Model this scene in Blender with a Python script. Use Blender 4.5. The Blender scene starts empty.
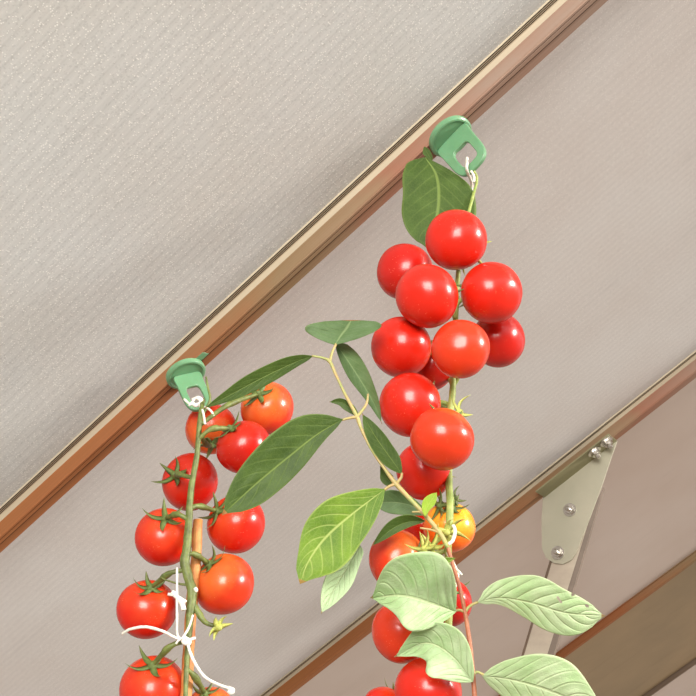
import bpy, bmesh, math, random
from mathutils import Vector, Matrix, noise
random.seed(7)
SC = bpy.context.scene; COL = SC.collection
V = Vector

# ------------------------------------------------------------------ camera
F = 1000.0
PITCH = math.radians(25)
CAM = V((0, 0, 1.45))
cd = bpy.data.cameras.new('camera'); cam = bpy.data.objects.new('camera', cd); COL.objects.link(cam)
cd.sensor_width = 36; cd.lens = 36 * F / 696; cd.clip_start = .01
cam.location = CAM; cam.rotation_euler = (math.pi / 2 + PITCH, 0, 0)
SC.camera = cam
RC = Matrix.Rotation(math.pi / 2 + PITCH, 3, 'X')
def cw(v): return RC @ V(v)                       # direction, camera axes to world
def ray(x, y): return cw(((x - 348) / F, (348 - y) / F, -1))
def at(x, y, d): return CAM + ray(x, y) * d       # point at depth d
def depth(p): return -(RC.transposed() @ (p - CAM)).z

# ------------------------------------------------------------------ helpers
def tag(o, label=None, cat=None, group=None, kind=None):
    if label: o['label'] = label
    if cat: o['category'] = cat
    if group: o['group'] = group
    if kind: o['kind'] = kind
    return o
def empty(name, loc):
    o = bpy.data.objects.new(name, None); COL.objects.link(o); o.location = loc
    o.empty_display_size = .01
    return o
def link(name, me, mats=(), parent=None, smooth=True):
    o = bpy.data.objects.new(name, me); COL.objects.link(o)
    for m in mats: me.materials.append(m)
    if smooth: me.polygons.foreach_set('use_smooth', [True] * len(me.polygons))
    if parent:
        o.parent = parent
        o.matrix_parent_inverse = wm(parent).inverted()
    return o
def wm(o):
    m = Matrix.LocRotScale(o.location, o.rotation_euler, o.scale)
    return (wm(o.parent) @ o.matrix_parent_inverse @ m) if o.parent else m
def newmesh(name, vs, fs, uv=None):
    me = bpy.data.meshes.new(name); me.from_pydata([tuple(v) for v in vs], [], fs); me.update()
    return me

def spline(pts, n=6):
    """Catmull-Rom through tuples of any length."""
    if len(pts) < 3: n = max(n, 2)
    P = [tuple(p) for p in pts]
    P = [tuple(2 * a - b for a, b in zip(P[0], P[1]))] + P + [tuple(2 * a - b for a, b in zip(P[-1], P[-2]))]
    out = []
    for i in range(1, len(P) - 2):
        for k in range(n):
            t = k / n
            out.append(tuple(.5 * (2 * b + (c - a) * t + (2 * a - 5 * b + 4 * c - d) * t * t + (-a + 3 * b - 3 * c + d) * t ** 3)
                             for a, b, c, d in zip(P[i - 1], P[i], P[i + 1], P[i + 2])))
    out.append(P[-2])
    return out

class MB:
    def __init__(s): s.v = []; s.f = []; s.m = []
    def add(s, vs, fs, mi=0):
        b = len(s.v); s.v += [V(v) for v in vs]; s.f += [tuple(b + i for i in f) for f in fs]; s.m += [mi] * len(fs)
    def tube(s, pts, rad, seg=10, mi=0, bump=0, cap=True):
        """pts: world points; rad: number or list"""
        n = len(pts); pts = [V(p) for p in pts]
        if not isinstance(rad, (list, tuple)): rad = [rad] * n
        up = None; rings = []
        for i in range(n):
            d = (pts[min(i + 1, n - 1)] - pts[max(i - 1, 0)])
            if d.length < 1e-9: d = V((0, 0, 1))
            d.normalize()
            if up is None:
                up = d.orthogonal().normalized()
            up = (up - d * up.dot(d)).normalized(); w = d.cross(up)
            ring = []
            for k in range(seg):
                a = 2 * math.pi * k / seg
                r = rad[i] * (1 + bump * noise.noise(V((i * .7, math.cos(a) * 2, math.sin(a) * 2 + pts[0].x * 50))))
                ring.append(pts[i] + (up * math.cos(a) + w * math.sin(a)) * r)
            rings.append(ring)
        vs = [v for r in rings for v in r]
        fs = [(i * seg + k, i * seg + (k + 1) % seg, (i + 1) * seg + (k + 1) % seg, (i + 1) * seg + k) for i in range(n - 1) for k in range(seg)]
        if cap:
            fs.append(tuple(reversed(range(seg)))); fs.append(tuple((n - 1) * seg + k for k in range(seg)))
        s.add(vs, fs, mi)
    def prism(s, prof, a, b, mi=0, mis=None):
        """prof: function k->(point at a, point at b) list"""
        n = len(a); vs = list(a) + list(b)
        fs = [(k, (k + 1) % n, n + (k + 1) % n, n + k) for k in range(n)]
        base = len(s.v); s.v += [V(v) for v in vs]
        for k, f in enumerate(fs): s.f.append(tuple(base + i for i in f)); s.m.append(mis[k] if mis else mi)
        s.f.append(tuple(base + i for i in reversed(range(n)))); s.m.append(mi)
        s.f.append(tuple(base + n + i for i in range(n))); s.m.append(mi)
    def build(s, name, mats, parent=None, smooth=True, org=None, autos=None):
        """the mesh is stored relative to its own base point"""
        org = V(org) if org is not None else (wm(parent).translation if parent else s.v[0].copy())
        me = newmesh(name, [v - org for v in s.v], s.f)
        o = link(name, me, mats if isinstance(mats, (list, tuple)) else [mats], None, smooth)
        me.polygons.foreach_set('material_index', s.m)
        bm = bmesh.new(); bm.from_mesh(me); bmesh.ops.recalc_face_normals(bm, faces=bm.faces); bm.to_mesh(me); bm.free()
        if autos: me.set_sharp_from_angle(angle=math.radians(autos))
        o.location = org
        if parent:
            o.parent = parent; o.matrix_parent_inverse = wm(parent).inverted()
        return o

# ------------------------------------------------------------------ materials
def mat(name):
    m = bpy.data.materials.new(name); m.use_nodes = True; nt = m.node_tree
    return m, nt, nt.nodes['Principled BSDF'], nt.nodes['Material Output']
def N(nt, t, **kw):
    n = nt.nodes.new(t)
    for k, v in kw.items():
        if k.startswith('_'): setattr(n, k[1:], v)
        else: n.inputs[k.replace('__', ' ')].default_value = v
    return n
def math_(nt, op, a, b=None, c=None, clamp=False):
    n = nt.nodes.new('ShaderNodeMath'); n.operation = op; n.use_clamp = clamp
    for i, x in enumerate((a, b, c)):
        if x is None: continue
        if isinstance(x, (int, float)): n.inputs[i].default_value = x
        else: nt.links.new(x, n.inputs[i])
    return n.outputs[0]
def mixc(nt, f, a, b, blend='MIX'):
    n = nt.nodes.new('ShaderNodeMix'); n.data_type = 'RGBA'; n.blend_type = blend
    for i, x in ((0, f), (6, a), (7, b)):
        if isinstance(x, (int, float)): n.inputs[i].default_value = x
        elif isinstance(x, (tuple, list)): n.inputs[i].default_value = (*x[:3], 1)
        else: nt.links.new(x, n.inputs[i])
    return n.outputs[2]
def ramp(nt, fac, stops, interp='LINEAR'):
    n = nt.nodes.new('ShaderNodeValToRGB'); n.color_ramp.interpolation = interp
    e = n.color_ramp.elements
    while len(e) < len(stops): e.new(.5)
    for i, (p, c) in enumerate(stops):
        e[i].position = p; e[i].color = (*c, 1) if isinstance(c, (tuple, list)) else (c, c, c, 1)
    if not isinstance(fac, (int, float)): nt.links.new(fac, n.inputs[0])
    return n.outputs[0]
def rgb(r, g, b):
    f = lambda c: ((c / 255 + .055) / 1.055) ** 2.4 if c > 10 else c / 255 / 12.92
    return (f(r), f(g), f(b))

def tex_noise(nt, vec, scale, detail=3, rough=.5):
    n = N(nt, 'ShaderNodeTexNoise', Scale=scale, Detail=detail, Roughness=rough)
    if vec is not None: nt.links.new(vec, n.inputs['Vector'])
    return n.outputs['Fac']
def obj_coord(nt, scale=None):
    tc = nt.nodes.new('ShaderNodeTexCoord'); o = tc.outputs['Object']
    if scale:
        mp = nt.nodes.new('ShaderNodeMapping'); mp.inputs['Scale'].default_value = scale
        nt.links.new(o, mp.inputs[0]); o = mp.outputs[0]
    return o

def poly_mat(name, base, tint, flute=1.0, glit=1.0, blot=0.5):
    """translucent twin wall sheet: flutes along local x, sparkle painted as tiny pale flecks, and dirt blotches"""
    m, nt, bs, out = mat(name); L = nt.links
    oc = obj_coord(nt)
    sx = nt.nodes.new('ShaderNodeSeparateXYZ'); L.new(oc, sx.inputs[0]); y = sx.outputs['Y']
    big = tex_noise(nt, obj_coord(nt, (3, 3, 3)), 1.1, 4, .6)
    streak = tex_noise(nt, obj_coord(nt, (2.5, 55, 1)), 1.0, 5, .65)
    streak2 = tex_noise(nt, obj_coord(nt, (14, 260, 1)), 1.0, 4, .6)
    patch = tex_noise(nt, obj_coord(nt, (5, 9, 1)), 1.6, 5, .7)
    col = mixc(nt, ramp(nt, big, [(.32, 0.), (.68, 1.)]), base, tint)
    dirt = math_(nt, 'MULTIPLY', ramp(nt, streak, [(.50, 0.), (.72, 1.)]), ramp(nt, patch, [(.47, 0.), (.62, 1.)]))
    dirt = math_(nt, 'MULTIPLY', dirt, ramp(nt, streak2, [(.35, .3), (.65, 1.)]))
    col = mixc(nt, math_(nt, 'MULTIPLY', dirt, blot), col, tuple(c * .55 for c in base))
    fl = math_(nt, 'PINGPONG', y, .0042)                 # flute walls every 8.4 mm
    fl = math_(nt, 'DIVIDE', fl, .0042)
    line = ramp(nt, fl, [(0., 1.), (.12, .75), (.32, 0.)])
    fine = math_(nt, 'DIVIDE', math_(nt, 'PINGPONG', y, .0021), .0021)
    col = mixc(nt, math_(nt, 'MULTIPLY', line, .27 * flute), col, tuple(c * .62 for c in base))
    col = mixc(nt, math_(nt, 'MULTIPLY', fine, .26 * flute), col, tuple(c * .72 for c in base))
    vo = N(nt, 'ShaderNodeTexVoronoi', Scale=820.); L.new(oc, vo.inputs['Vector'])
    sep = nt.nodes.new('ShaderNodeSeparateColor'); L.new(vo.outputs['Color'], sep.inputs[0])
    fleck = math_(nt, 'GREATER_THAN', sep.outputs[0], .80)
    fleck = math_(nt, 'MULTIPLY', fleck, math_(nt, 'LESS_THAN', vo.outputs['Distance'], .42))
    col = mixc(nt, math_(nt, 'MULTIPLY', fleck, .75 * glit), col, (.93, .92, .88))  # glints put into the sheet colour as near-white specks
    pit = math_(nt, 'GREATER_THAN', sep.outputs[1], .86)
    col = mixc(nt, math_(nt, 'MULTIPLY', pit, .20 * glit), col, tuple(c * .5 for c in base))
    L.new(col, bs.inputs['Base Color'])
    bs.inputs['Roughness'].default_value = .42; bs.inputs['Specular IOR Level'].default_value = .35
    bp = N(nt, 'ShaderNodeBump', Strength=.22, Distance=.0004)
    h = math_(nt, 'ADD', line, math_(nt, 'MULTIPLY', sep.outputs[2], .5 * glit))
    L.new(h, bp.inputs['Height']); L.new(bp.outputs[0], bs.inputs['Normal'])
    tr = nt.nodes.new('ShaderNodeBsdfTranslucent'); L.new(col, tr.inputs[0])
    mx = nt.nodes.new('ShaderNodeMixShader'); mx.inputs[0].default_value = .42
    L.new(bs.outputs[0], mx.inputs[1]); L.new(tr.outputs[0], mx.inputs[2]); L.new(mx.outputs[0], out.inputs[0])
    return m

def metal(name, c, c2=None, rough=.35, metallic=.6, axis_scale=(3, 30, 30), bump=.15):
    m, nt, bs, out = mat(name)
    n = tex_noise(nt, obj_coord(nt, axis_scale), 1.5, 4, .6)
    col = mixc(nt, ramp(nt, n, [(.35, 0.), (.65, 1.)]), c, c2 or tuple(x * .8 for x in c))
    nt.links.new(col, bs.inputs['Base Color'])
    bs.inputs['Metallic'].default_value = metallic; bs.inputs['Roughness'].default_value = rough
    bp = N(nt, 'ShaderNodeBump', Strength=bump, Distance=.0004)
    nt.links.new(tex_noise(nt, obj_coord(nt, tuple(a * 14 for a in axis_scale)), 2, 3), bp.inputs['Height'])
    nt.links.new(bp.outputs[0], bs.inputs['Normal'])
    return m

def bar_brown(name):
    """bronze base with reflections painted in along the bar, from orange brown to taupe"""
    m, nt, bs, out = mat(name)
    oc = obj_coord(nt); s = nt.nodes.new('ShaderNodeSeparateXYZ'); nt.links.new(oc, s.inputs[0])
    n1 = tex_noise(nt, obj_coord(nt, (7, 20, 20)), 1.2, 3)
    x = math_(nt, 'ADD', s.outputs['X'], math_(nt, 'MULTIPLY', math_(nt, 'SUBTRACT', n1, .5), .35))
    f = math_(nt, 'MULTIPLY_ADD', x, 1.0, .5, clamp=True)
    col = ramp(nt, f, [(.0, rgb(158, 102, 60)), (.30, rgb(158, 100, 62)), (.45, rgb(140, 118, 88)), (.53, rgb(146, 122, 96)), (.60, rgb(154, 108, 88)), (.78, rgb(152, 130, 116)), (1., rgb(150, 124, 110))])  # reflected tones put into the colour along the bar
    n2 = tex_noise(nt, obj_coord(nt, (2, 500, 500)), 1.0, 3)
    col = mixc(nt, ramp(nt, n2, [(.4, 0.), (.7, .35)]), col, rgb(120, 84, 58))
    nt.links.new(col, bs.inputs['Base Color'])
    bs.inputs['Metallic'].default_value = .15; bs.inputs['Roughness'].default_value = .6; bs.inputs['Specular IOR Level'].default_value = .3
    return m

def leaf_mat(name, top, dark, under, vein, trans=.3, rough=.52, nv=8, spots=None, bumpy=.5, vs=.62):
    m, nt, bs, out = mat(name); L = nt.links
    uv = nt.nodes.new('ShaderNodeUVMap'); uv.uv_map = 'uv'
    s = nt.nodes.new('ShaderNodeSeparateXYZ'); L.new(uv.outputs[0], s.inputs[0])
    u, v = s.outputs['X'], s.outputs['Y']
    av = math_(nt, 'ABSOLUTE', v)
    bend = math_(nt, 'POWER', av, 1.25)
    side = math_(nt, 'SUBTRACT', u, math_(nt, 'MULTIPLY', bend, .27))
    side = math_(nt, 'ADD', side, math_(nt, 'MULTIPLY', math_(nt, 'SIGN', v), .021))
    fr = math_(nt, 'FRACT', math_(nt, 'MULTIPLY', side, nv))
    dd = math_(nt, 'ABSOLUTE', math_(nt, 'SUBTRACT', fr, .5))
    sv = ramp(nt, dd, [(0., 1.), (.045, .65), (.11, 0.)])
    sv = math_(nt, 'MULTIPLY', sv, math_(nt, 'SUBTRACT', 1., math_(nt, 'POWER', av, 3), clamp=True))
    mid = ramp(nt, av, [(0., 1.), (.03, .8), (.055, 0.)])
    vm = math_(nt, 'MAXIMUM', math_(nt, 'MULTIPLY', sv, vs), mid)
    vo = N(nt, 'ShaderNodeTexVoronoi', Scale=430.); vo.feature = 'DISTANCE_TO_EDGE'
    L.new(obj_coord(nt), vo.inputs['Vector'])
    net = ramp(nt, vo.outputs['Distance'], [(0., 1.), (.10, 0.)])
    n1 = tex_noise(nt, obj_coord(nt, (60, 60, 60)), 1.0, 4, .6)
    col = mixc(nt, ramp(nt, n1, [(.35, 0.), (.65, 1.)]), top, dark)
    col = mixc(nt, math_(nt, 'MULTIPLY', net, .12), col, vein)
    if spots:
        n3 = tex_noise(nt, obj_coord(nt, (190, 190, 190)), 1.0, 1)
        col = mixc(nt, math_(nt, 'MULTIPLY', ramp(nt, n3, [(.70, 0.), (.73, 1.)]), 1.), col, spots)
    edge = ramp(nt, av, [(.93, 0.), (1., .55)])
    col = mixc(nt, edge, col, vein)
    geo = nt.nodes.new('ShaderNodeNewGeometry')
    att = N(nt, 'ShaderNodeAttribute', _attribute_name='under')
    col = mixc(nt, att.outputs['Fac'], col, under)
    col = mixc(nt, math_(nt, 'MULTIPLY', vm, .7), col, vein)
    tipm = math_(nt, 'GREATER_THAN', u, .965)
    col = mixc(nt, math_(nt, 'MULTIPLY', tipm, .7), col, rgb(165, 105, 60))
    L.new(col, bs.inputs['Base Color'])
    bs.inputs['Roughness'].default_value = rough; bs.inputs['Specular IOR Level'].default_value = .25
    hgt = math_(nt, 'SUBTRACT', math_(nt, 'MULTIPLY', n1, .4), vm)
    hgt = math_(nt, 'SUBTRACT', hgt, math_(nt, 'MULTIPLY', net, .15))
    bp = N(nt, 'ShaderNodeBump', Strength=bumpy, Distance=.0007); L.new(hgt, bp.inputs['Height']); L.new(bp.outputs[0], bs.inputs['Normal'])
    tr = nt.nodes.new('ShaderNodeBsdfTranslucent'); L.new(mixc(nt, .5, col, (.35, .6, .08)), tr.inputs[0])
    mx = nt.nodes.new('ShaderNodeMixShader'); mx.inputs[0].default_value = trans
    L.new(bs.outputs[0], mx.inputs[1]); L.new(tr.outputs[0], mx.inputs[2]); L.new(mx.outputs[0], out.inputs[0])
    return m

def tomato_mat(name, main, shoulder, amt):
    m, nt, bs, out = mat(name); L = nt.links
    oc = obj_coord(nt); s = nt.nodes.new('ShaderNodeSeparateXYZ'); L.new(oc, s.inputs[0])
    n1 = tex_noise(nt, oc, 1.6, 3)
    z = math_(nt, 'ADD', s.outputs['Z'], math_(nt, 'MULTIPLY', math_(nt, 'SUBTRACT', n1, .5), 1.1))
    col = mixc(nt, math_(nt, 'MULTIPLY', ramp(nt, z, [(.1, 0.), (.95, 1.)]), amt), main, shoulder)
    vo = N(nt, 'ShaderNodeTexVoronoi', Scale=19.); L.new(oc, vo.inputs['Vector'])
    sp = nt.nodes.new('ShaderNodeSeparateColor'); L.new(vo.outputs['Color'], sp.inputs[0])
    dot = math_(nt, 'MULTIPLY', math_(nt, 'LESS_THAN', vo.outputs['Distance'], .17), math_(nt, 'GREATER_THAN', sp.outputs[0], .6))
    dot = math_(nt, 'MULTIPLY', dot, ramp(nt, tex_noise(nt, oc, 2.2, 2), [(.5, 0.), (.62, 1.)]))
    col = mixc(nt, math_(nt, 'MULTIPLY', dot, .55), col, rgb(255, 170, 130))
    L.new(col, bs.inputs['Base Color'])
    bs.inputs['Roughness'].default_value = .26; bs.inputs['IOR'].default_value = 1.42
    bs.inputs['Subsurface Weight'].default_value = .25
    bs.inputs['Subsurface Radius'].default_value = (1, .25, .1); bs.inputs['Subsurface Scale'].default_value = .004
    bs.inputs['Coat Weight'].default_value = .12; bs.inputs['Coat Roughness'].default_value = .12
    return m

def plant_mat(name, a, b, scale=90, rough=.5, trans=0):
    m, nt, bs, out = mat(name)
    n = tex_noise(nt, obj_coord(nt, (scale,) * 3), 1.2, 4, .6)
    nt.links.new(mixc(nt, ramp(nt, n, [(.38, 0.), (.62, 1.)]), a, b), bs.inputs['Base Color'])
    bs.inputs['Roughness'].default_value = rough
    bp = N(nt, 'ShaderNodeBump', Strength=.4, Distance=.0006); nt.links.new(tex_noise(nt, obj_coord(nt, (scale * 6,) * 3), 1), bp.inputs['Height'])
    nt.links.new(bp.outputs[0], bs.inputs['Normal'])
    bs.inputs['Subsurface Weight'].default_value = .12
    bs.inputs['Subsurface Scale'].default_value = .002
    return m

M = {}
M['poly'] = poly_mat('polycarbonate', rgb(218, 219, 217), rgb(212, 209, 203))
M['poly2'] = poly_mat('polycarbonate_smooth', rgb(222, 219, 216), rgb(214, 207, 202), .7, .5, .25)
M['poly3'] = poly_mat('polycarbonate_far', rgb(208, 197, 189), rgb(200, 186, 176), .0, .0, .2)
M['poly4'] = poly_mat('polycarbonate_brown', rgb(176, 156, 128), rgb(158, 142, 118), .0, .0, .4)
M['brown'] = bar_brown('bronze_reflections')
M['alu_refl'] = metal('aluminium_reflection', rgb(196, 184, 160), rgb(182, 170, 148), .65, .15)  # bright reflection on the brownish bar put into a cream colour
M['plain'] = metal('dark_rail', rgb(120, 102, 86), None, .5, .2)
M['groove'] = metal('dark_groove', rgb(92, 82, 66), None, .6, .1)  # darker colour on the recessed groove faces
M['plate'] = metal('plate_zinc', rgb(196, 192, 172), rgb(182, 180, 160), .45, .3, (9, 9, 9))
M['plate_dark'] = metal('plate_shadow_side', rgb(150, 146, 112), None, .5, .3, (9, 9, 9))  # shade of the turned flange put into a darker plate colour
M['bolt'] = metal('steel', rgb(225, 222, 215), rgb(190, 186, 178), .22, .95, (60, 60, 60))
M['brace'] = metal('brace_metal', rgb(206, 196, 178), rgb(190, 178, 162), .5, .3)
M['clip'] = plant_mat('green_plastic', rgb(100, 146, 106), rgb(108, 154, 116), 40, .32)
M['stemL'] = plant_mat('tomato_stem', rgb(112, 124, 62), rgb(84, 92, 44), 150)
M['stemR'] = plant_mat('tomato_stem_pale', rgb(160, 172, 96), rgb(132, 150, 74), 150)
M['calyx'] = plant_mat('calyx_green', rgb(78, 98, 46), rgb(112, 128, 66), 200)
M['calyxy'] = plant_mat('calyx_yellow', rgb(196, 196, 104), rgb(150, 160, 70), 200)
M['vine'] = plant_mat('vine_green', rgb(150, 158, 92), rgb(176, 152, 100), 90)
M['vinebr'] = plant_mat('vine_brown', rgb(146, 82, 54), rgb(170, 110, 74), 120)
M['cane'] = plant_mat('cane_tan', rgb(206, 142, 78), rgb(176, 108, 56), 70, .6)
M['twine'] = plant_mat('white_twine', rgb(238, 236, 226), rgb(214, 210, 196), 300, .8)
M['tom'] = tomato_mat('tomato_red', rgb(200, 34, 18), rgb(212, 80, 34), .6)
M['tomd'] = tomato_mat('tomato_deep', rgb(184, 26, 16), rgb(198, 56, 28), .5)
M['tomo'] = tomato_mat('tomato_orange', rgb(206, 54, 24), rgb(220, 116, 48), .85)
M['tomy'] = tomato_mat('tomato_yellow', rgb(240, 110, 30), rgb(248, 178, 50), 1.)
ll = leaf_mat
M['leafd'] = ll('leaf_dark', rgb(68, 90, 36), rgb(54, 75, 28), rgb(110, 134, 88), rgb(120, 140, 70), .15, vs=.3)
M['leafm'] = ll('leaf_mid', rgb(116, 146, 48), rgb(88, 120, 40), rgb(160, 176, 120), rgb(190, 204, 120), .3)
M['leafg'] = ll('leaf_grey', rgb(98, 124, 82), rgb(82, 108, 64), rgb(126, 146, 116), rgb(140, 160, 110), .22, vs=.3)
M['leafp'] = ll('leaf_pale_sunlit', rgb(200, 220, 178), rgb(166, 200, 140), rgb(190, 214, 168), rgb(214, 228, 180), .3, .5, 8, None, .9)  # strong sun on the lower leaves put into their green
M['leafh'] = ll('leaf_sunlit_bitten', rgb(210, 226, 186), rgb(184, 212, 158), rgb(196, 218, 176), rgb(222, 234, 190), .3, .5, 8, None, .9)  # paler still, with the sun on these leaves in the colour
M['leafy'] = ll('leaf_bright', rgb(168, 196, 62), rgb(140, 176, 56), rgb(180, 200, 100), rgb(206, 216, 120), .4)

# ------------------------------------------------------------------ the roof plane
nC = V((.41379325, -.68169908, .6033751)); bC = V((.73358526, .64216514, .22243337)); qC = V((.53909908, -.35058565, -.76580799))
n_, b_, q_ = cw(nC), cw(bC), cw(qC)
PD = .55
def on_plane(x, y, h=0.):                     # where the view ray through a pixel meets the plane h metres under the sheets
    r = ray(x, y); return CAM + r * (-(PD - h) / r.dot(n_))
O = on_plane(300, 246, .005) - n_ * .005      # origin: on bar 1
RM = Matrix(((b_.x, -q_.x, n_.x, O.x), (b_.y, -q_.y, n_.y, O.y), (b_.z, -q_.z, n_.z, O.z), (0, 0, 0, 1)))
def R(t, s, h): return O + b_ * t + q_ * s + n_ * h
SP = .6
T0, T1 = -4.5, 3.2
def roof_obj(name, vs_ts, fs, mats, mis=None, smooth=False, parent=None, s0=0., t0=0.):
    """mesh with local x along the bars, placed by its own matrix; its base is at bar coordinate s0"""
    me = newmesh(name, [(t - t0, -(s - s0), h) for t, s, h in vs_ts], fs)
    o = link(name, me, mats, None, smooth)
    if mis: me.polygons.foreach_set('material_index', mis)
    bm = bmesh.new(); bm.from_mesh(me); bmesh.ops.recalc_face_normals(bm, faces=bm.faces); bm.to_mesh(me); bm.free()
    mw = RM @ Matrix.Translation((t0, -s0, 0))
    if parent: o.parent = parent; o.matrix_parent_inverse = wm(parent).inverted()
    o.location = mw.translation; o.rotation_euler = mw.to_euler()
    return o
def extrude_profile(prof, t0, t1):
    n = len(prof)
    vs = [(t0, s, h) for s, h in prof] + [(t1, s, h) for s, h in prof]
    fs = [(k, (k + 1) % n, n + (k + 1) % n, n + k) for k in range(n)] + [tuple(reversed(range(n))), tuple(range(n, 2 * n))]
    return vs, fs

panel_mats = {-1: 'poly', 0: 'poly2', 1: 'poly3', 2: 'poly4', 3: 'poly3', -2: 'poly'}
for i in range(-3, 9):
    s0 = i * SP
    vs, fs = extrude_profile([(s0 + .004, -.006), (s0 + SP - .0, -.006), (s0 + SP - .0, .0), (s0 + .004, .0)], T0, T1)
    o = roof_obj('ceiling', vs, fs, [M[panel_mats.get(i, 'poly3')]], s0=s0)
    tag(o, kind='structure')
mm = .001
PROF = [(-8.6, -2, 'a'), (-8.6, 2, 'g'), (-8.4, .6, 'g'), (-7.4, .6, 'g'), (-7.3, 2, 'a'), (-6.5, 2, 'g'), (-6.4, .6, 'g'), (-5.6, .6, 'g'), (-5.5, 2, 'a'), (-4.8, 2, 'g'),
        (-4.7, .6, 'g'), (-4.0, .6, 'g'), (-3.9, 2, 'a'), (-3.4, 2, 'a'), (-2.8, 2.2, 'a'), (0, 5, 'b'), (.2, 17.2, 'b'), (.7, 18, 'b'), (2.6, 18, 'b'), (2.8, 17.4, 'g'), (3.4, 17.4, 'b'),
        (3.6, 18, 'b'), (6.8, 18, 'b'), (7.0, 16.2, 'b'), (8.6, 16.2, 'g'), (9.0, 16.6, 'b'), (16.8, 16.6, 'b'), (17.5, 16, 'b'), (17.5, -2, 'b')]
BAR_LABEL = {-1: 'brown roof bar above the picture edge', 0: 'brown and cream roof bar carrying both green clips, nearest and widest of the bars',
             1: 'brown roof bar behind the right tomatoes, with the bolted metal plate on it',
             2: 'thin reddish brown roof bar behind the bitten pale leaf tip', 3: 'thin dark roof bar in the far corner beyond the brown panel'}
for i in range(0, 4):
    s0 = i * SP
    root = empty('glazing_bar', R(0, s0, 0))
    tag(root, BAR_LABEL[i], 'roof bar', None)
    if i < 2:
        flp = [p for p in PROF[:16]] + [(0, -2, 'a')]
        vs, fs = extrude_profile([(s0 + a * mm, h * mm) for a, h, _ in flp], T0, T1)
        mis = [0 if p[2] != 'g' else 1 for p in flp] + [0, 0]
        roof_obj('flange', vs, fs, [M['alu_refl'], M['groove']], mis, parent=root, s0=s0)['label'] = 'grooved edge strip with a pale painted reflection'
        bp_ = [(0, -2, 'b')] + PROF[15:]
    else:
        hh = 12 if i == 2 else 9
        bp_ = [(-3, -2, 'b'), (-3, 1.5, 'b'), (-.5, 2, 'b'), (0, hh - 1, 'b'), (1, hh, 'b'), (5, hh, 'b'), (5.2, hh - .8, 'b'), (6, hh - .8, 'b'), (6.2, hh, 'b'), (9, hh, 'b'), (10, hh - 1, 'b'), (10, -2, 'b')]
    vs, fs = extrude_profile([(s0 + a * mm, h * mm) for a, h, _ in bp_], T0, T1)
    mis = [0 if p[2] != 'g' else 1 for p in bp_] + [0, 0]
    roof_obj('rail', vs, fs, [M['brown' if i < 3 else 'plain'], M['groove']], mis, parent=root, s0=s0)['label'] = 'brown rail with reflections in its colour' if i < 3 else 'dark grey-brown rail'

# ------------------------------------------------------------------ gusset plate and brace on bar 2
s2 = SP
SW = s2 + .0125                                 # the plane of the plate
wall = R(0, SW, 0)
def on_wall(x, y, ds=0.):
    r = ray(x, y); w0 = wall + q_ * ds
    return CAM + r * ((w0 - CAM).dot(q_) / r.dot(q_))
gus = empty('gusset_plate', on_wall(575, 480))
tag(gus, 'grey-green metal gusset plate with rounded lower end, bolted under a roof bar', 'bracket')
outl = [(543, 495), (612, 442), (617, 441), (611, 458), (602, 485), (589, 520), (576, 553), (571, 560), (563, 564), (554, 563), (546, 558), (542, 549), (541.5, 520)]
th = .0018
mb = MB(); A = [on_wall(*p) for p in outl]; B = [p + q_ * th for p in A]
mb.prism(None, A, B)
mb.build('plate', M['plate'], gus, smooth=False)
# flange folded against the underside of the bar
hA = (on_wall(543, 495) - O).dot(n_); hB = (on_wall(612, 442) - O).dot(n_)
tA = (on_wall(543, 495) - O).dot(b_); tB = (on_wall(617, 441) - O).dot(b_)
mb = MB()
hf = .0182
fa = [R(tA, SW + th, min(hA, hB) + .001), R(tA, SW + th, hf + .0016), R(tA, s2 - .018, hf + .0016), R(tA, s2 - .018, hf), R(tA, SW - .0005, hf), R(tA, SW - .0005, min(hA, hB))]
fa = [R(tA, SW + th, hf), R(tA, SW + th, hf + .0016), R(tA, s2 - .016, hf + .0016), R(tA, s2 - .016, hf)]
fb = [p + b_ * (tB - tA) for p in fa]
mb.prism(None, fa, fb)
# neck between the flange and the plate
na = [R(tA, SW, hf), R(tA, SW + th, hf), R(tA, SW + th, hA + .002), R(tA, SW, hA + .002)]
nb = [R(tB, SW, hf), R(tB, SW + th, hf), R(tB, SW + th, hB + .002), R(tB, SW, hB + .002)]
mb.prism(None, na, nb)
mb.build('folded_flange', M['plate_dark'], gus, smooth=False)['label'] = 'folded edge with its shade in the olive colour'
def bolt(c, ax, r, parent):
    mb = MB(); ax = ax.normalized(); u = ax.orthogonal().normalized(); w = ax.cross(u)
    mb.tube([c, c + ax * r * .25], r * 1.45, 24)
    a = [c + ax * r * .25 + (u * math.cos(k * math.pi / 3) + w * math.sin(k * math.pi / 3)) * r for k in range(6)]
    mb.prism(None, a, [p + ax * r * .75 for p in a])
    mb.tube([c + ax * r * .9, c + ax * r * 1.7, c + ax * r * 1.85], [r * .5, r * .5, r * .35], 16)
    return mb.build('bolt', M['bolt'], parent, smooth=False)
for p in ((570, 510), (558, 553)): bolt(on_wall(*p), -q_, .0058, gus)
for p in ((606, 441), (594, 451)):
    w = on_plane(p[0], p[1], hf + .0016); bolt(w, n_, .0062, gus)
br = empty('brace_bar', on_wall(566, 545, .004)); tag(br, 'slanting flat metal brace running down from under the bolted plate', 'brace')
def edgepts(a, b, ds): return on_wall(*a, ds), on_wall(*b, ds)
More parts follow.
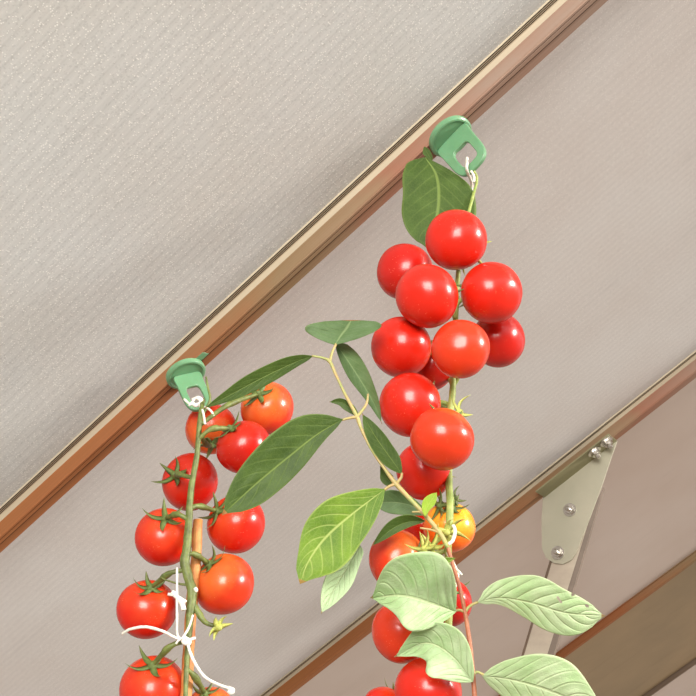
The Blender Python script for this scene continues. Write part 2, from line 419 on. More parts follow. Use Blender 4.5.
# face strip and its turned side
fA = [on_wall(553, 552, .0035), on_wall(590, 510, .0035), on_wall(520, 702, .0035), on_wall(494, 760, .0035)]
mb = MB()
tp = [on_wall(557, 545, .003), on_wall(594, 505, .003)]; bt = [on_wall(497, 745, .003), on_wall(519, 745, .003)]
mb.add([tp[0], tp[1], bt[1], bt[0]] + [p + q_ * .002 for p in (tp[0], tp[1], bt[1], bt[0])], [(0, 1, 2, 3), (7, 6, 5, 4), (0, 4, 5, 1), (1, 5, 6, 2), (2, 6, 7, 3), (3, 7, 4, 0)])
mb.build('face', M['brace'], br, smooth=False)
mb = MB()
t2 = [tp[1], on_wall(603, 487, .003)]; b2 = [bt[1], on_wall(526, 745, .003)]
off = q_ * .012
mb.add([t2[0], t2[1] + q_ * .002, b2[1] + q_ * .002, b2[0]] + [p + off * .6 for p in (t2[0], t2[1], b2[1], b2[0])], [(0, 1, 2, 3), (7, 6, 5, 4), (0, 4, 5, 1), (1, 5, 6, 2), (2, 6, 7, 3), (3, 7, 4, 0)])
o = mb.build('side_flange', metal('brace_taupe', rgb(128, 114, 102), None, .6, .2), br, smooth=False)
mb = MB()
t3 = [on_wall(554, 547, .003), tp[0]]; b3 = [on_wall(495, 745, .003), bt[0]]
mb.add([t3[0] - q_ * .001, t3[1] - q_ * .001, b3[1] - q_ * .001, b3[0] - q_ * .001] + [p + off * .5 for p in (t3[0], t3[1], b3[1], b3[0])], [(0, 1, 2, 3), (7, 6, 5, 4), (0, 4, 5, 1), (1, 5, 6, 2), (2, 6, 7, 3), (3, 7, 4, 0)])
mb.build('edge', M['plain'], br, smooth=False)

# ------------------------------------------------------------------ plant clips
def clip(px, hdisc, rd, L_, W_, yaw, label, hd=1.4):
    c0 = on_plane(px[0], px[1], hdisc)
    root = empty('plant_clip', c0); tag(root, label, 'plant clip')
    view = (CAM - c0).normalized()
    m_ = (view - n_ * view.dot(n_)).normalized()
    m_ = Matrix.Rotation(yaw, 3, n_) @ m_
    w_ = n_.cross(m_).normalized()
    def P(x, y, z): return c0 + w_ * x + m_ * y + n_ * z
    mb = MB()                                     # round cap with a turned rim
    prof = [(0, 0), (rd * .92, 0), (rd, .0008), (rd, .0034), (rd * .94, .0044), (rd * .86, .0046), (rd * .80, .0036), (0, .0034)]
    seg = 40; vs = []; fs = []
    for r, z in prof:
        for k in range(seg):
            a = 2 * math.pi * k / seg; vs.append(P(max(r, 1e-5) * math.cos(a), max(r, 1e-5) * math.sin(a), z))
    for i in range(len(prof) - 1):
        for k in range(seg): fs.append((i * seg + k, i * seg + (k + 1) % seg, (i + 1) * seg + (k + 1) % seg, (i + 1) * seg + k))
    mb.add(vs, fs); mb.build('cap', M['clip'], root, autos=35)
    # tongue with a slot: outer and inner outline, thickness along m_
    mb = MB(); z0 = .003; n = 48; outer = []; inner = []
    hw = W_ / 2; zc = z0 + L_ - hw * .85
    sl0 = z0 + L_ * .36; sl1 = z0 + L_ - hw * .48; iw = hw * .52
    for k in range(n):
        a = 2 * math.pi * k / n; ca, sa = math.cos(a), math.sin(a)
        # superellipse like outlines
        def sq(cx, hx, cz, hz, e):
            return (cx + hx * math.copysign(abs(ca) ** e, ca), cz + hz * math.copysign(abs(sa) ** e, sa))
        x, z = sq(0, hw, z0 + L_ / 2, L_ / 2, .30 if sa < 0 else .62)
        z = max(z, z0)
        if sa < 0: x *= 1.0 + .18 * (-sa)
        outer.append((x, z))
        inner.append(sq(0, iw, (sl0 + sl1) / 2, (sl1 - sl0) / 2, .45))
    tk = .0032
    vs = [P(x, -tk / 2, z) for x, z in outer] + [P(x, -tk / 2, z) for x, z in inner] + [P(x, tk / 2, z) for x, z in outer] + [P(x, tk / 2, z) for x, z in inner]
    fs = []
    for k in range(n):
        j = (k + 1) % n
        fs += [(k, j, n + j, n + k), (2 * n + k, 3 * n + k, 3 * n + j, 2 * n + j), (k, 2 * n + k, 2 * n + j, j), (n + k, n + j, 3 * n + j, 3 * n + k)]
    mb.add(vs, fs)
    o = mb.build('tongue', M['clip'], root, autos=35)
    bv = o.modifiers.new('bevel', 'BEVEL'); bv.width = .0007; bv.segments = 2; bv.limit_method = 'ANGLE'; bv.angle_limit = math.radians(40)
    # T shaped head locked in the rail
    mb = MB()
    a = [P(-.004, -.005, 0), P(.004, -.005, 0), P(.004, .005, 0), P(-.004, .005, 0)]
    a = [c0 + b_ * x + q_ * y for x, y in ((-.004, -.003), (rd * hd, -.003), (rd * (hd + .1), .003), (-.004, .003))]
    mb.prism(None, a, [p - n_ * .0022 + b_ * .001 for p in a])
    mb.build('locking_head', M['clip'], root, smooth=False)
    return P
P1 = clip((449, 135), .0182, .0175, .040, .029, math.radians(8), 'green plastic plant clip with open slot, above the large dark leaf', .6)
P2 = clip((185, 372), .0182, .0165, .040, .022, math.radians(-18), 'green plastic plant clip with white twine knotted round it, above the left tomatoes')
H1 = P1(0, 0, .037); H2 = P2(0, 0, .036)

# ------------------------------------------------------------------ hanging lines: depth of each truss as a function of picture height
UP = V((0, 0, 1))
def hang(hook, x, y):
    """depth along the ray through (x, y) of the vertical plane (facing the camera) that holds the hook"""
    r = ray(x, y); return (hook.y - CAM.y) / r.y
def dR(x, y): return hang(H1, x, y) - .022
def dL(x, y): return hang(H2, x, y) - .012

# ------------------------------------------------------------------ tomatoes
def tomato_mesh(name, ob=.93, seed=0):
    seg, rings = 48, 32; vs = []; fs = []
    for i in range(rings + 1):
        th = math.pi * i / rings
        for k in range(seg):
            ph = 2 * math.pi * k / seg
            r = 1 + .012 * math.sin(2 * ph + seed) * math.sin(th) + .02 * noise.noise(V((math.cos(ph) * math.sin(th), math.sin(ph) * math.sin(th), math.cos(th))) * 1.3 + V((seed, 0, 0)))
            x = math.sin(th) * r; z = math.cos(th) * ob * r
            d = math.exp(-(x / .30) ** 2)
            if z > 0: z -= .16 * d
            else: z += .03 * d
            vs.append((x * math.cos(ph), x * math.sin(ph), z))
    for i in range(rings):
        for k in range(seg): fs.append((i * seg + k, (i + 1) * seg + k, (i + 1) * seg + (k + 1) % seg, i * seg + (k + 1) % seg))
    me = newmesh(name, vs, fs)
    bm = bmesh.new(); bm.from_mesh(me); bmesh.ops.remove_doubles(bm, verts=bm.verts, dist=1e-5); bmesh.ops.recalc_face_normals(bm, faces=bm.faces); bm.to_mesh(me); bm.free()
    me.polygons.foreach_set('use_smooth', [True] * len(me.polygons))
    return me
TM = {}
for k, (mt, sd) in {'r': ('tom', 0), 'd': ('tomd', 3), 'o': ('tomo', 5), 'y': ('tomy', 8)}.items():
    TM[k] = tomato_mesh('tomato', .94, sd); TM[k].materials.append(M[mt])
def calyx_mesh(seed, mt, spread=1.0, lng=.74):
    rnd = random.Random(seed); mb = MB()
    ns = rnd.choice((5, 5, 6))
    for s in range(ns):
        a = 2 * math.pi * s / ns + rnd.uniform(-.25, .25); L_ = lng * rnd.uniform(.8, 1.2); lift = rnd.uniform(.7, 1.5) * spread; tw = rnd.uniform(-.3, .3)
        d = V((math.cos(a), math.sin(a), 0)); w = V((-math.sin(a), math.cos(a), 0))
        K = 9; top = []; 
        vs = []; fs = []
        for i in range(K):
            u = i / (K - 1)
            c = d * (.05 + L_ * (u - .12 * lift * u * u)) + V((0, 0, .02 + .30 * L_ * lift * u ** 2.1 - .06 * math.sin(u * math.pi))) + w * tw * u * u * L_
            hw = .085 * (1 - u) ** .75 * (.6 + .9 * math.sin(min(1, u * 2.2 + .25) * math.pi / 2)) + .004
            vs += [c - w * hw + V((0, 0, .02 * (1 - u))), c + V((0, 0, .03 * (1 - u) + .004)), c + w * hw + V((0, 0, .02 * (1 - u))), c - V((0, 0, .018 * (1 - u) + .004))]
        for i in range(K - 1):
            for k in range(4): fs.append((i * 4 + k, i * 4 + (k + 1) % 4, (i + 1) * 4 + (k + 1) % 4, (i + 1) * 4 + k))
        fs += [(3, 2, 1, 0), tuple((K - 1) * 4 + k for k in range(4))]
        mb.add(vs, fs)
    mb.tube([V((0, 0, -.03)), V((0, 0, .05)), V((0, 0, .12)), V((0, 0, .17))], [.15, .14, .085, .055], 12)
    me = newmesh('calyx', mb.v, mb.f)
    bm = bmesh.new(); bm.from_mesh(me); bmesh.ops.recalc_face_normals(bm, faces=bm.faces); bm.to_mesh(me); bm.free()
    me.polygons.foreach_set('use_smooth', [True] * len(me.polygons)); me.materials.append(M[mt])
    return me
CM = [calyx_mesh(i, 'calyx') for i in range(4)]; CMY = [calyx_mesh(20 + i, 'calyxy') for i in range(3)]

def relax(toms, dfun):
    """toms: [x, y, r, z offset ...]; slide each along its own view ray until they only just touch"""
    D = [dfun(t[0], t[1]) + t[3] for t in toms]
    for it in range(60):
        moved = False
        for i in range(len(toms)):
            for j in range(i + 1, len(toms)):
                pi, pj = at(toms[i][0], toms[i][1], D[i]), at(toms[j][0], toms[j][1], D[j])
                need = (toms[i][2] * D[i] + toms[j][2] * D[j]) / F * .985
                if (pi - pj).length < need:
                    k = .0007; s = 1 if D[i] > D[j] else -1
                    D[i] += s * k; D[j] -= s * k; moved = True
        if not moved: break
    return D

def place_tomatoes(root, toms, dfun, calm):
    D = relax(toms, dfun); res = []
    for idx, (t, d) in enumerate(zip(toms, D)):
        x, y, r, dz, kind, cal = t[:6]
        c = at(x, y, d); rw = r * d / F
        o = bpy.data.objects.new('tomato', TM[kind]); COL.objects.link(o)
        if cal[0] == 'px':                               # stem end seen at a pixel offset, facing the camera
            ax = V((cal[1] / r, -cal[2] / r, 0)); l = min(ax.length, .97)
            ax = ax.normalized() * l; ax.z = math.sqrt(1 - l * l)
        else: ax = V(cal[1:4]).normalized()
        axw = cw(ax); rot = axw.to_track_quat('Z', 'Y').to_matrix() @ Matrix.Rotation(idx * 1.7, 3, 'Z')
        o.parent = root; o.matrix_parent_inverse = wm(root).inverted()
        o.location = c; o.rotation_euler = rot.to_euler(); o.scale = (rw, rw, rw)
        if kind == 'y': o['label'] = 'half ripe yellow-orange tomato'
        k = bpy.data.objects.new('calyx', calm[idx % len(calm)]); COL.objects.link(k)
        k.parent = o; k.location = (0, 0, .845)
        res.append((c, rw, axw, d))
    return res

right = [  # x, y, r, depth offset, colour, where the stem end points
 (456, 240, 31, -.020, 'r', ('ax', .5, -.3, -.8)), (405, 272, 29, .030, 'd', ('ax', .6, -.3, -.7)), (427, 296, 32, -.022, 'r', ('ax', .5, .1, -.85)),
 (491.5, 293, 31.5, -.015, 'r', ('ax', -.6, .1, -.8)), (498, 340, 28, .035, 'd', ('ax', -.7, .1, -.6)), (401, 347, 31, -.005, 'r', ('ax', .7, .1, -.7)),
 (460.5, 349, 29.5, -.034, 'o', ('ax', .2, -.35, -.9)), (430, 366, 25, .034, 'd', ('ax', .5, -.2, -.7)), (410, 405, 32, -.006, 'r', ('ax', .7, .1, -.7)),
 (442, 439, 32, -.040, 'o', ('ax', .3, .5, -.8)), (424, 471, 29, .008, 'r', ('ax', .6, .2, -.7)), (449, 527, 26, .024, 'y', ('px', 2, -24)),
 (421, 527, 21, .040, 'r', ('ax', .5, .3, -.7)), (397, 560, 30, .010, 'o', ('px', 27, -6)), (447, 602, 25, .020, 'd', ('ax', .2, .5, -.7)),
 (401, 632, 30.5, -.004, 'o', ('ax', .7, .3, -.6)), (428, 691, 34, -.012, 'r', ('ax', .4, .6, -.6)), (385, 711, 24, .022, 'r', ('ax', .5, .6, -.5))]
left = [
 (267, 408, 27, .030, 'o', ('px', -8, -17)), (243.5, 447, 27.5, .002, 'd', ('px', -14, -22)), (211, 429, 26, .040, 'o', ('px', 3, 17)),
 (190, 482, 28.5, .030, 'd', ('px', -13, -11)), (164.5, 537, 29.5, .012, 'r', ('px', 4, -24)), (236, 524, 30, .018, 'r', ('px', -20, -17)),
 (224, 584, 31, .008, 'o', ('px', -16, -25)), (147, 609, 30, .006, 'r', ('px', 7, -27)), (153, 689, 33.5, .002, 'r', ('px', 2, -31)), (209, 713, 26, .010, 'o', ('px', -4, -25))]

def px_tube(mb, pts, off, dfun, n=5, seg=10, bump=.12, mi=0):
    """pts: (x, y, radius px[, extra depth])"""
    P = spline([(p[0], p[1], p[2], p[3] if len(p) > 3 else 0.) for p in pts], n)
    W = []; Rr = []
    for x, y, r, e in P:
        d = dfun(x, y) + off + e; W.append(at(x, y, d)); Rr.append(r * d / F)
    mb.tube(W, Rr, seg, mi, bump); return W

# right truss
rt = empty('tomato_truss', at(467, 176, dR(467, 176)))
tag(rt, 'long hanging truss of about eighteen red tomatoes, tied up under the open slotted clip', 'tomato plant')
resR = place_tomatoes(rt, right, dR, CMY[:1] + CM)
mb = MB()
px_tube(mb, [(474, 171, 1.2, .02), (477, 180, 1.4, .025), (472, 200, 1.6, .02), (462, 240, 2, .012), (458, 275, 2.4, .006), (455, 330, 2.8, .006), (453, 385, 3.2, .0), (451, 410, 3.6, .0), (449, 445, 3.6, .004),
             (449, 480, 3.6, 0), (450, 510, 3.8, -.006), (448, 540, 3.8, -.004), (449, 565, 3.6, 0), (450, 600, 3.6, .004), (447, 650, 3.6, .006), (445, 705, 3.6, .006)], 0, dR, bump=.2)
def stem_pt(x, y, e=0.): return at(x, y, dR(x, y) + e)
for (c, rw, ax, d), t, sp in zip(resR, right, [(459, 268), (456, 300), (455, 318), (455, 318), (454, 352), (453, 378), (453, 386), (453, 388), (451, 408), (450, 412), (449, 486), (450, 503), (449, 508), (448, 548), (449, 585), (449, 606), (447, 655), (446, 680)]):
    s0 = stem_pt(*sp, .003); e0 = c + ax * rw * .88; m0 = (s0 + e0) / 2 + ax * rw * .3
    pts = [V(p) for p in spline([s0, m0, e0], 6)]
    mb.tube(pts, [.0016] * len(pts), 8, 0, .15)
mb.build('stem', M['stemR'], rt, org=wm(rt).translation)
def loose_calyx(x, y, d, r, ax, me, parent):
    k = bpy.data.objects.new('calyx', me); COL.objects.link(k)
    rot = cw(ax).to_track_quat('Z', 'Y')
    k.parent = parent; k.matrix_parent_inverse = wm(parent).inverted()
    k.location = at(x, y, d); k.rotation_euler = rot.to_euler(); s = r * d / F; k.scale = (s, s, s)
    return k
loose_calyx(458, 412, dR(458, 412) - .012, 30, (.8, .1, .5), CMY[1], rt)
loose_calyx(432, 548, dR(432, 548) - .028, 30, (-.6, .6, .5), CMY[2], rt)
loose_calyx(424, 549, dR(424, 549) - .030, 24, (-.5, .5, .7), CMY[0], rt)
loose_calyx(440, 506, dR(440, 506) + .004, 24, (-.6, .2, .5), CM[1], rt)
loose_calyx(455, 498, dR(455, 498) + .012, 22, (.6, .3, .4), CM[2], rt)
loose_calyx(452, 592, dR(452, 592) - .004, 22, (.6, .3, .4), CM[3], rt)
loose_calyx(447, 532, dR(447, 532) - .020, 30, (.3, -.3, .9), CMY[0], rt)

# left truss
lt = empty('tomato_truss', at(200, 412, dL(200, 412)))
tag(lt, 'hanging truss of ten tomatoes with spiky green calyxes, beside the tan cane', 'tomato plant')
resL = place_tomatoes(lt, left, dL, CM)
mb = MB(); eL = -.022
px_tube(mb, [(203, 400, 2.2, .018), (201, 412, 2.4), (199, 430, 2.5), (197, 455, 2.8), (191, 490, 3.1), (189, 520, 3.7), (187, 548, 4.4), (185, 562, 4.8), (189, 580, 4.6), (192, 592, 5.0), (190, 615, 4.2), (188, 645, 2.8), (186, 680, 2.5), (185, 710, 2.5)], eL, dL, bump=.25)
px_tube(mb, [(206, 377, 1.1), (208, 388, 1.1), (210, 400, 1.3), (203, 414, 1.6)], eL + .006, dL)
for (c, rw, ax, d), t, sp in zip(resL, left, [(200, 425), (198, 440), (199, 432), (193, 478), (189, 520), (191, 508), (188, 555), (186, 570), (188, 640), (185, 668)]):
    s0 = at(sp[0], sp[1], dL(*sp) + eL); e0 = c + ax * rw * .88
    m0 = (s0 + e0) / 2 + ax * rw * .22 + (CAM - e0).normalized() * .004
    pts = [V(p) for p in spline([s0, m0, e0], 7)]
    rr = [.0017 + .0009 * math.exp(-((i / (len(pts) - 1) - .6) / .12) ** 2) for i in range(len(pts))]
    mb.tube(pts, rr, 8, 0, .2)
px_tube(mb, [(192, 600, 2.2), (198, 612, 3.2), (205, 622, 2.4), (214, 626, 2.0)], eL, dL, bump=.3)
px_tube(mb, [(191, 585, 1.6), (180, 584, 1.2), (166, 580, .8), (160, 577, .5)], eL, dL)
mb.build('stem', M['stemL'], lt, org=wm(lt).translation)
loose_calyx(218, 627, dL(218, 627) + eL, 30, (.7, -.15, .7), calyx_mesh(51, 'calyxy', .8, .5), lt)['label'] = 'empty calyx whose tomato is gone'

# ------------------------------------------------------------------ cane and twine
mb = MB()
px_tube(mb, [(198, 520, 4.8), (196, 560, 5.2), (192, 600, 5.6), (188.5, 650, 5.8), (186, 700, 5.8), (180, 790, 5.2)], -.006, dL, seg=16, bump=.18)
o = mb.build('garden_cane', M['cane']); tag(o, 'orange-tan wooden cane standing behind the left tomato stem', 'cane')
def twine(name, runs, label, dfun, cat='twine'):
    mb = MB()
    for off, rad, pts in runs:
        px_tube(mb, [(p[0], p[1], rad, p[2] if len(p) > 2 else 0.) for p in pts], off, dfun, n=6, seg=8, bump=.25)
    o = mb.build(name, M['twine']); tag(o, label, cat); return o
twine('twine', [
    (-.040, 1.5, [(122, 634, .008), (131, 629, .002), (146, 627, 0), (162, 631, 0), (176, 638, .008), (187, 640, .010), (195, 638, .014)]),
    (-.030, 1.2, [(177, 568, .006), (177, 590), (177, 620), (178, 636), (186, 641)]),
    (-.032, 1.2, [(193, 615), (189, 627), (183, 637), (178, 641), (176, 644)]),
    (-.034, 1.5, [(187, 640, 0), (190, 652, 0), (196, 665, 0), (205, 677, 0), (217, 684, 0), (228, 688, 0), (234, 692, 0)]),
    (-.034, 2.4, [(184, 638), (188, 640), (189, 643), (185, 643), (183, 640)]),
    (-.034, 2.0, [(228, 688), (233, 690), (231, 693), (228, 691)]),
    (-.030, 2.6, [(172, 592), (178, 598), (182, 604), (184, 610)]), (-.030, 1.6, [(168, 594), (176, 596), (186, 602)]),
    (-.031, 2.0, [(195, 588), (196, 590), (195, 591)]),
], 'loose white twine tied round the left stem, its ends trailing', dL)
twine('twine', [
    (-.010, 1.2, [(184, 399), (190, 404), (197, 404), (202, 400), (198, 397), (193, 401), (189, 406)]),
    (-.010, 1.6, [(192, 400), (197, 398), (201, 402), (196, 406), (192, 402)]),
    (-.012, 1.2, [(199, 405), (203, 412, -.012), (205, 424, -.016)]), (-.012, 1.1, [(203, 406), (210, 410, -.008), (214, 416, -.008)]),
], 'white twine knotted through the left clip just above the stem', dL)
twine('twine', [(.006, 1.5, [(467, 158, .026), (467, 164, .008), (467, 171, .010), (470, 178, .03), (472, 186, .04), (471, 200, .04)]), (.018, 1.2, [(471, 171), (474, 176), (474, 182)])],
      'short white twine loop through the slot of the upper clip', dR)
twine('twine', [(-.022, 1.8, [(447, 545), (453, 540), (455, 530), (452, 524)]), (-.022, 2.2, [(448, 552), (452, 562), (455, 572), (457, 582)]), (-.024, 1.1, [(450, 568), (457, 570), (462, 575)]), (-.022, 1.3, [(452, 560), (458, 575), (455, 588)])],
      'frayed white twine round the right stem above the pale leaves', dR)

# ------------------------------------------------------------------ climbing plant with leaves
cv = empty('climbing_shoot', at(475, 700, dR(475, 700) - .03))
tag(cv, 'leafy climbing shoot with reddish stem, dark green leaves to the left and pale leaves below', 'climbing plant')

def leaf(mid, lw, rw_, off, m, dfun=dR, fold=.15, cl=None, cr=None, wave=.05, tilt=0., parent=cv, label=None, under=0, droop=0., quilt=.012, nv=8, holes=()):
    """mid: midrib (x, y[, extra depth]) from base to tip; lw, rw_: half widths in pixels left and right of it;
    fold: how far the halves rise towards the camera; tilt: sideways lean"""
    NU, NV = (90, 22) if holes else (40, 12)
    P = spline([(p[0], p[1], p[2] if len(p) > 2 else 0.) for p in mid], 12)
    # resample by length
    cum = [0]
    for a, b in zip(P, P[1:]): cum.append(cum[-1] + math.hypot(b[0] - a[0], b[1] - a[1]))
    def samp(u):
        t = u * cum[-1]
        for i in range(len(P) - 1):
            if cum[i + 1] >= t or i == len(P) - 2:
                f = (t - cum[i]) / max(1e-6, cum[i + 1] - cum[i]); return tuple(a + (b - a) * f for a, b in zip(P[i], P[i + 1]))
    def wid(ws, u):
        S = spline([(i / (len(ws) - 1), w) for i, w in enumerate(ws)], 10)
        for a, b in zip(S, S[1:]):
            if b[0] >= u - 1e-6:
                f = (u - a[0]) / max(1e-6, b[0] - a[0]); return max(0., a[1] + (b[1] - a[1]) * f)
        return max(0., S[-1][1])
    top = []; uvs = []; P2 = []
    sd = random.random() * 50
    for i in range(NU + 1):
        u = i / NU; x, y, e = samp(u); x2, y2, _ = samp(min(1, u + .03)); x1, y1, _ = samp(max(0, u - .03))
        dx, dy = x2 - x1, y2 - y1; l = math.hypot(dx, dy) or 1; dx, dy = dx / l, dy / l
        tipf = 1. if u < .9 else math.sqrt(max(0, 1 - ((u - .9) / .1) ** 2)) * .5 + .5 * (1 - (u - .9) / .1)
        basef = min(1, math.sqrt(u / .06) if u < .06 else 1)
        for j in range(-NV, NV + 1):
            v = j / NV
            if j >= 0: w = wid(lw, u); c = cl or (dy, -dx)
            else: w = wid(rw_, u); c = cr or (-dy, dx)
            w *= basef * (tipf if u > .9 else 1)
            cn = math.hypot(*c); a = abs(v)
            X = x + c[0] / cn * w * a; Y = y + c[1] / cn * w * a
            d = dfun(x, y) + off + e
            ww = w * d / F
            d2 = d - fold * ww * a ** 1.2 - tilt * ww * v + droop * ww * a * a * 1.2
            d2 += wave * ww * math.sin(u * 9 + sd + (2 if v > 0 else 0)) * a * a
            s_ = (u - .27 * a ** 1.25 + (.021 if v > 0 else -.021)) * nv
            q = abs((s_ % 1) - .5) * 2                  # 0 on a side vein
            d2 -= quilt * ww * (q ** .6) * (1 - a ** 4) * (min(1, a * 5))
            d2 += .03 * ww * noise.noise(V((u * 5 + sd, v * 3, 0)))
            P2.append((X, Y)); top.append(at(X, Y, d2)); uvs.append((u, v))
    W = 2 * NV + 1; NVt = (NU + 1) * W
    th = .00028
    # thickness along the local normals
    me0 = newmesh('t', top, [(i * W + j, i * W + j + 1, (i + 1) * W + j + 1, (i + 1) * W + j) for i in range(NU) for j in range(2 * NV)])
    nr = [v.normal.copy() for v in me0.vertices]; bpy.data.meshes.remove(me0)
    view = (CAM - top[NVt // 2]).normalized()
    sg = 1 if sum(n.dot(view) for n in nr) > 0 else -1
    vs = list(top) + [p - n * (th * sg) for p, n in zip(top, nr)]
    fs = []
    for i in range(NU):
        for j in range(2 * NV):
            a = i * W + j; f = (a, a + 1, a + 1 + W, a + W)
            hx = sum(P2[k][0] for k in f) / 4; hy = sum(P2[k][1] for k in f) / 4
            if any(((hx - h[0]) * h[3] + (hy - h[1]) * h[4]) ** 2 / h[2] ** 2 + ((hy - h[1]) * h[3] - (hx - h[0]) * h[4]) ** 2 / 1.9 < 1 for h in holes): continue
            fs.append(f); fs.append(tuple(NVt + k for k in reversed(f)))
    bd = [i * W for i in range(NU + 1)] + [NU * W + j for j in range(1, W)] + [i * W + W - 1 for i in range(NU - 1, -1, -1)] + [j for j in range(W - 2, 0, -1)]
    for a, b in zip(bd, bd[1:] + bd[:1]): fs.append((a, b, b + NVt, a + NVt))
    org = top[NV].copy()
    me = newmesh('leaf', [v - org for v in vs], fs)
    uvl = me.uv_layers.new(name='uv')
    for lp in me.loops:
        uvl.data[lp.index].uv = uvs[lp.vertex_index % NVt]
    at_ = me.attributes.new('under', 'FLOAT', 'POINT')
    at_.data.foreach_set('value', [float(under)] * NVt + [1. - under] * NVt)
    bm = bmesh.new(); bm.from_mesh(me); bmesh.ops.recalc_face_normals(bm, faces=bm.faces); bm.to_mesh(me); bm.free()
    o = link('leaf', me, [M[m]], None)
    o.location = org; o.parent = parent; o.matrix_parent_inverse = wm(parent).inverted()
    if label: o['label'] = label
    return o

# stems
mb = MB()
BR = -.030
px_tube(mb, [(476, 712, 2.6), (473, 675, 2.5), (470, 645, 2.4), (465, 612, 2.2), (459, 585, 2.0), (452, 562, 1.9), (447, 545, 2.2)], BR, dR)
mb.build('main_stem', M['vinebr'], cv, org=wm(cv).translation)['label'] = 'reddish brown main stem'
mb = MB()
px_tube(mb, [(448, 548, 2.4), (440, 533, 2.4), (425, 515, 2.2), (410, 499, 2.2), (396, 484, 2.4), (384, 468, 1.7), (371, 448, 1.7), (361, 428, 1.7), (357, 417, 2.1), (346, 396, 1.5), (336, 375, 1.5), (330, 362, 1.8), (323, 358, 1.2), (312, 356, 1.1)], BR, dR)
for pts in ([(330, 362, 1.6), (332, 353, 1.3), (336, 344, 1.2)], [(357, 417, 1.8), (350, 418, 1.4), (342, 420, 1.2)], [(357, 417, 1.6), (364, 408, 1.4), (367, 402, 1.2), (368, 394, .9)],
            [(396, 484, 1.8), (390, 486, 1.5), (384, 490, 1.4)], [(396, 484, 1.8), (401, 478, 1.5), (402, 473, 1.2)], [(465, 612, 1.8), (470, 606, 1.5), (478, 602, 1.3)],
            [(465, 612, 1.6), (459, 610, 1.4), (453, 612, 1.2)], [(473, 675, 1.8), (477, 672, 1.4), (484, 675, 1.2)], [(440, 533, 1.4), (432, 530, 1.2), (420, 528, 1.0)], [(425, 516, 1.4), (425, 512, 1.2)],
            [(474, 690, 1.4), (473, 684, 1.2), (470, 680, 1.1)], [(425, 515, 1.4), (420, 512, 1.0), (412, 512, .9)]):
    ml = MB(); px_tube(ml, pts, BR, dR); ml.build('leaf_stalk', M['vine'], cv, org=wm(cv).translation)
mb.build('side_stem', M['vine'], cv, org=wm(cv).translation)['label'] = 'yellow-green side stem'

leaf([(313, 356), (298, 361), (278, 370), (254, 382), (228, 396), (203, 409)], [2, 6, 8.5, 8.5, 5, 0], [1.5, 8, 9.5, 9, 5, 0], BR, 'leafd', fold=.2, tilt=-.3, label='narrow dark leaf over the left tomatoes')
leaf([(343, 419), (318, 434), (290, 456), (257, 483), (222, 515)], [2, 10, 17, 20, 17, 2], [3, 24, 29, 26, 18, 3], BR - .004, 'leafd', fold=.25, tilt=.1, nv=9)
leaf([(385, 489), (352, 514), (325, 538), (308, 562), (300, 584)], [3, 19, 28, 33, 27, 6], [3, 17, 27, 25, 13, 4], BR - .012, 'leafm', fold=.15, tilt=.1, label='large bright green leaf', nv=8)
leaf([(360, 545), (348, 566), (335, 588), (321, 614)], [6, 10, 13, 9, 0], [6, 10, 14, 10, 0], BR + .006, 'leafp', fold=.3, under=1)
leaf([(335, 345), (340, 337), (346, 329), (351, 320)], [3, 24, 38, 38, 14], [3, 22, 32, 34, 20], BR, 'leafg', cl=(-1, -.06), cr=(1, -.05), fold=.35, droop=.2)
leaf([(336, 344), (350, 364), (364, 386), (374, 404), (382, 424)], [7, 12, 12, 9, 5, 0], [2, 7, 9, 7, 4, 0], BR + .014, 'leafg', fold=-.7, tilt=-.3)
leaf([(358, 416), (350, 408), (341, 402), (329, 402)], [1, 4, 5, 3, 0], [1, 4, 4, 3, 0], BR + .006, 'leafd', fold=.3)
leaf([(402, 474), (389, 456), (375, 436), (362, 413)], [1, 8, 10, 9, 6, 0], [1, 8, 9, 9, 6, 0], BR, 'leafd', fold=.4, tilt=.2, nv=7)
leaf([(396, 483), (388, 480), (380, 466)], [1, 5, 6, 3, 0], [1, 6, 6, 4, 0], BR + .012, 'leafd', fold=.4)
leaf([(428, 514), (410, 505), (392, 502), (370, 503)], [2, 9, 12, 10, 0], [2, 6, 11, 11, 0], BR + .016, 'leafg', fold=.3, nv=6)
leaf([(425, 521), (408, 522), (392, 529), (372, 546)], [1, 5, 6, 4, 0], [1, 7, 8, 5, 0], BR + .010, 'leafd', fold=.5)
leaf([(425, 516), (428, 506), (437, 492)], [1, 5, 7, 5, 0], [1, 3, 5, 4, 0], BR - .006, 'leafy', fold=.2, nv=5)
leaf([(432, 572), (443, 563), (456, 558)], [1, 3, 4, 3, 0], [1, 3, 3, 2, 0], BR - .028, 'leafm', fold=.3, nv=5)
leaf([(456, 612, .006), (432, 604, -.004), (402, 596, -.004), (370, 598, .006)], [4, 22, 32, 27, 13, 0], [8, 40, 50, 44, 30, 0], BR - .022, 'leafp', fold=.5, tilt=-.05, wave=.12, quilt=.09, label='broad pale leaf', nv=7)
leaf([(473, 682, .006), (452, 656, 0), (426, 643, 0), (394, 657, .006)], [4, 22, 30, 24, 10, 0], [3, 14, 24, 22, 10, 0], BR - .012, 'leafp', fold=.4, tilt=.05, wave=.12, quilt=.08, nv=7)
leaf([(478, 602), (500, 598), (530, 603, -.004), (566, 613, -.004), (606, 616, .004)], [4, 20, 28, 24, 17, 1], [3, 8, 16, 22, 20, 1], BR, 'leafh', fold=-.1, tilt=.35, wave=.08, quilt=.06, label='pale leaf with small bite holes and a brown tip', nv=8, holes=[(559.5, 600, 4.5, .6, .8), (587, 606, 2.2, .8, .6), (573, 594.5, 2.2, 1, 0)])
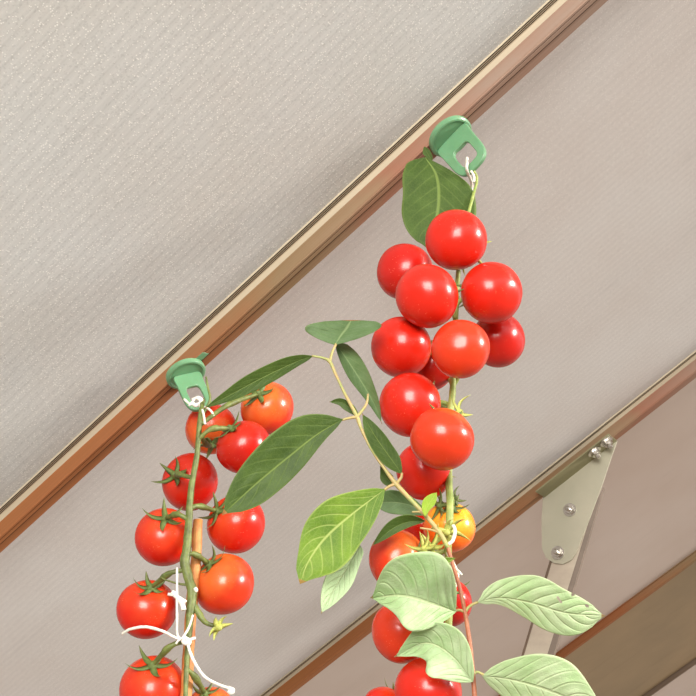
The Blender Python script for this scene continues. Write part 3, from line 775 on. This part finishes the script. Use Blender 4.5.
leaf([(482, 676), (512, 680, -.002), (552, 692, -.004), (606, 716)], [4, 21, 33, 34, 20, 0], [4, 20, 28, 28, 18, 0], BR, 'leafh', fold=-.1, tilt=.35, wave=.08, quilt=.06, nv=9)
leaf([(425, 157), (436, 174), (439, 196), (436, 222), (427, 250)], [12, 34, 39, 37, 22, 0], [16, 33, 36, 36, 25, 0], .016, 'leafd', parent=rt, fold=.12, tilt=-.15, cl=(1, .32), cr=(-1, .04), label='large dark green leaf at the top', nv=7)
leaf([(432, 160), (428, 154), (424, 146)], [1, 3, 4, 0], [1, 3, 3, 0], .020, 'leafd', parent=rt, fold=.3, nv=4)

# ------------------------------------------------------------------ light
def sun(name, L, e, ang, col):
    l = bpy.data.lights.new(name, 'SUN'); l.energy = e; l.angle = math.radians(ang); l.color = col
    o = bpy.data.objects.new(name, l); COL.objects.link(o)
    o.rotation_euler = cw(L).to_track_quat('Z', 'Y').to_euler(); o.location = CAM + cw(L) * 2
sun('low_sun', V((.93, .32, .08)), 3.4, 13, (1, .94, .86))
al = bpy.data.lights.new('fill_area', 'AREA'); al.energy = 30; al.size = .75; al.color = (1, .96, .9)  # broad fill added behind the camera for the tomatoes' central highlights
ao = bpy.data.objects.new('fill_area', al); COL.objects.link(ao)
Ld = cw(V((-.08, .50, .86)).normalized()); tgt = at(330, 400, .7)
ao.location = tgt + Ld * 1.6; ao.rotation_euler = Ld.to_track_quat('Z', 'Y').to_euler()

w = bpy.data.worlds.new('world'); SC.world = w; w.use_nodes = True; nt = w.node_tree
bg = nt.nodes['Background']
tc = nt.nodes.new('ShaderNodeTexCoord'); sx = nt.nodes.new('ShaderNodeSeparateXYZ'); nt.links.new(tc.outputs['Generated'], sx.inputs[0])
col = ramp(nt, math_(nt, 'MULTIPLY_ADD', sx.outputs['Z'], .5, .5), [(0., (.20, .16, .12)), (.42, (.26, .21, .17)), (.52, (.42, .41, .39)), (.66, (.85, .85, .86)), (1., (.95, .97, 1.))])
nt.links.new(col, bg.inputs[0]); bg.inputs[1].default_value = 1.5

vs = SC.view_settings; vs.view_transform = 'Standard'; vs.look = 'None'; vs.gamma = 1; vs.use_curve_mapping = False; vs.exposure = 0.35
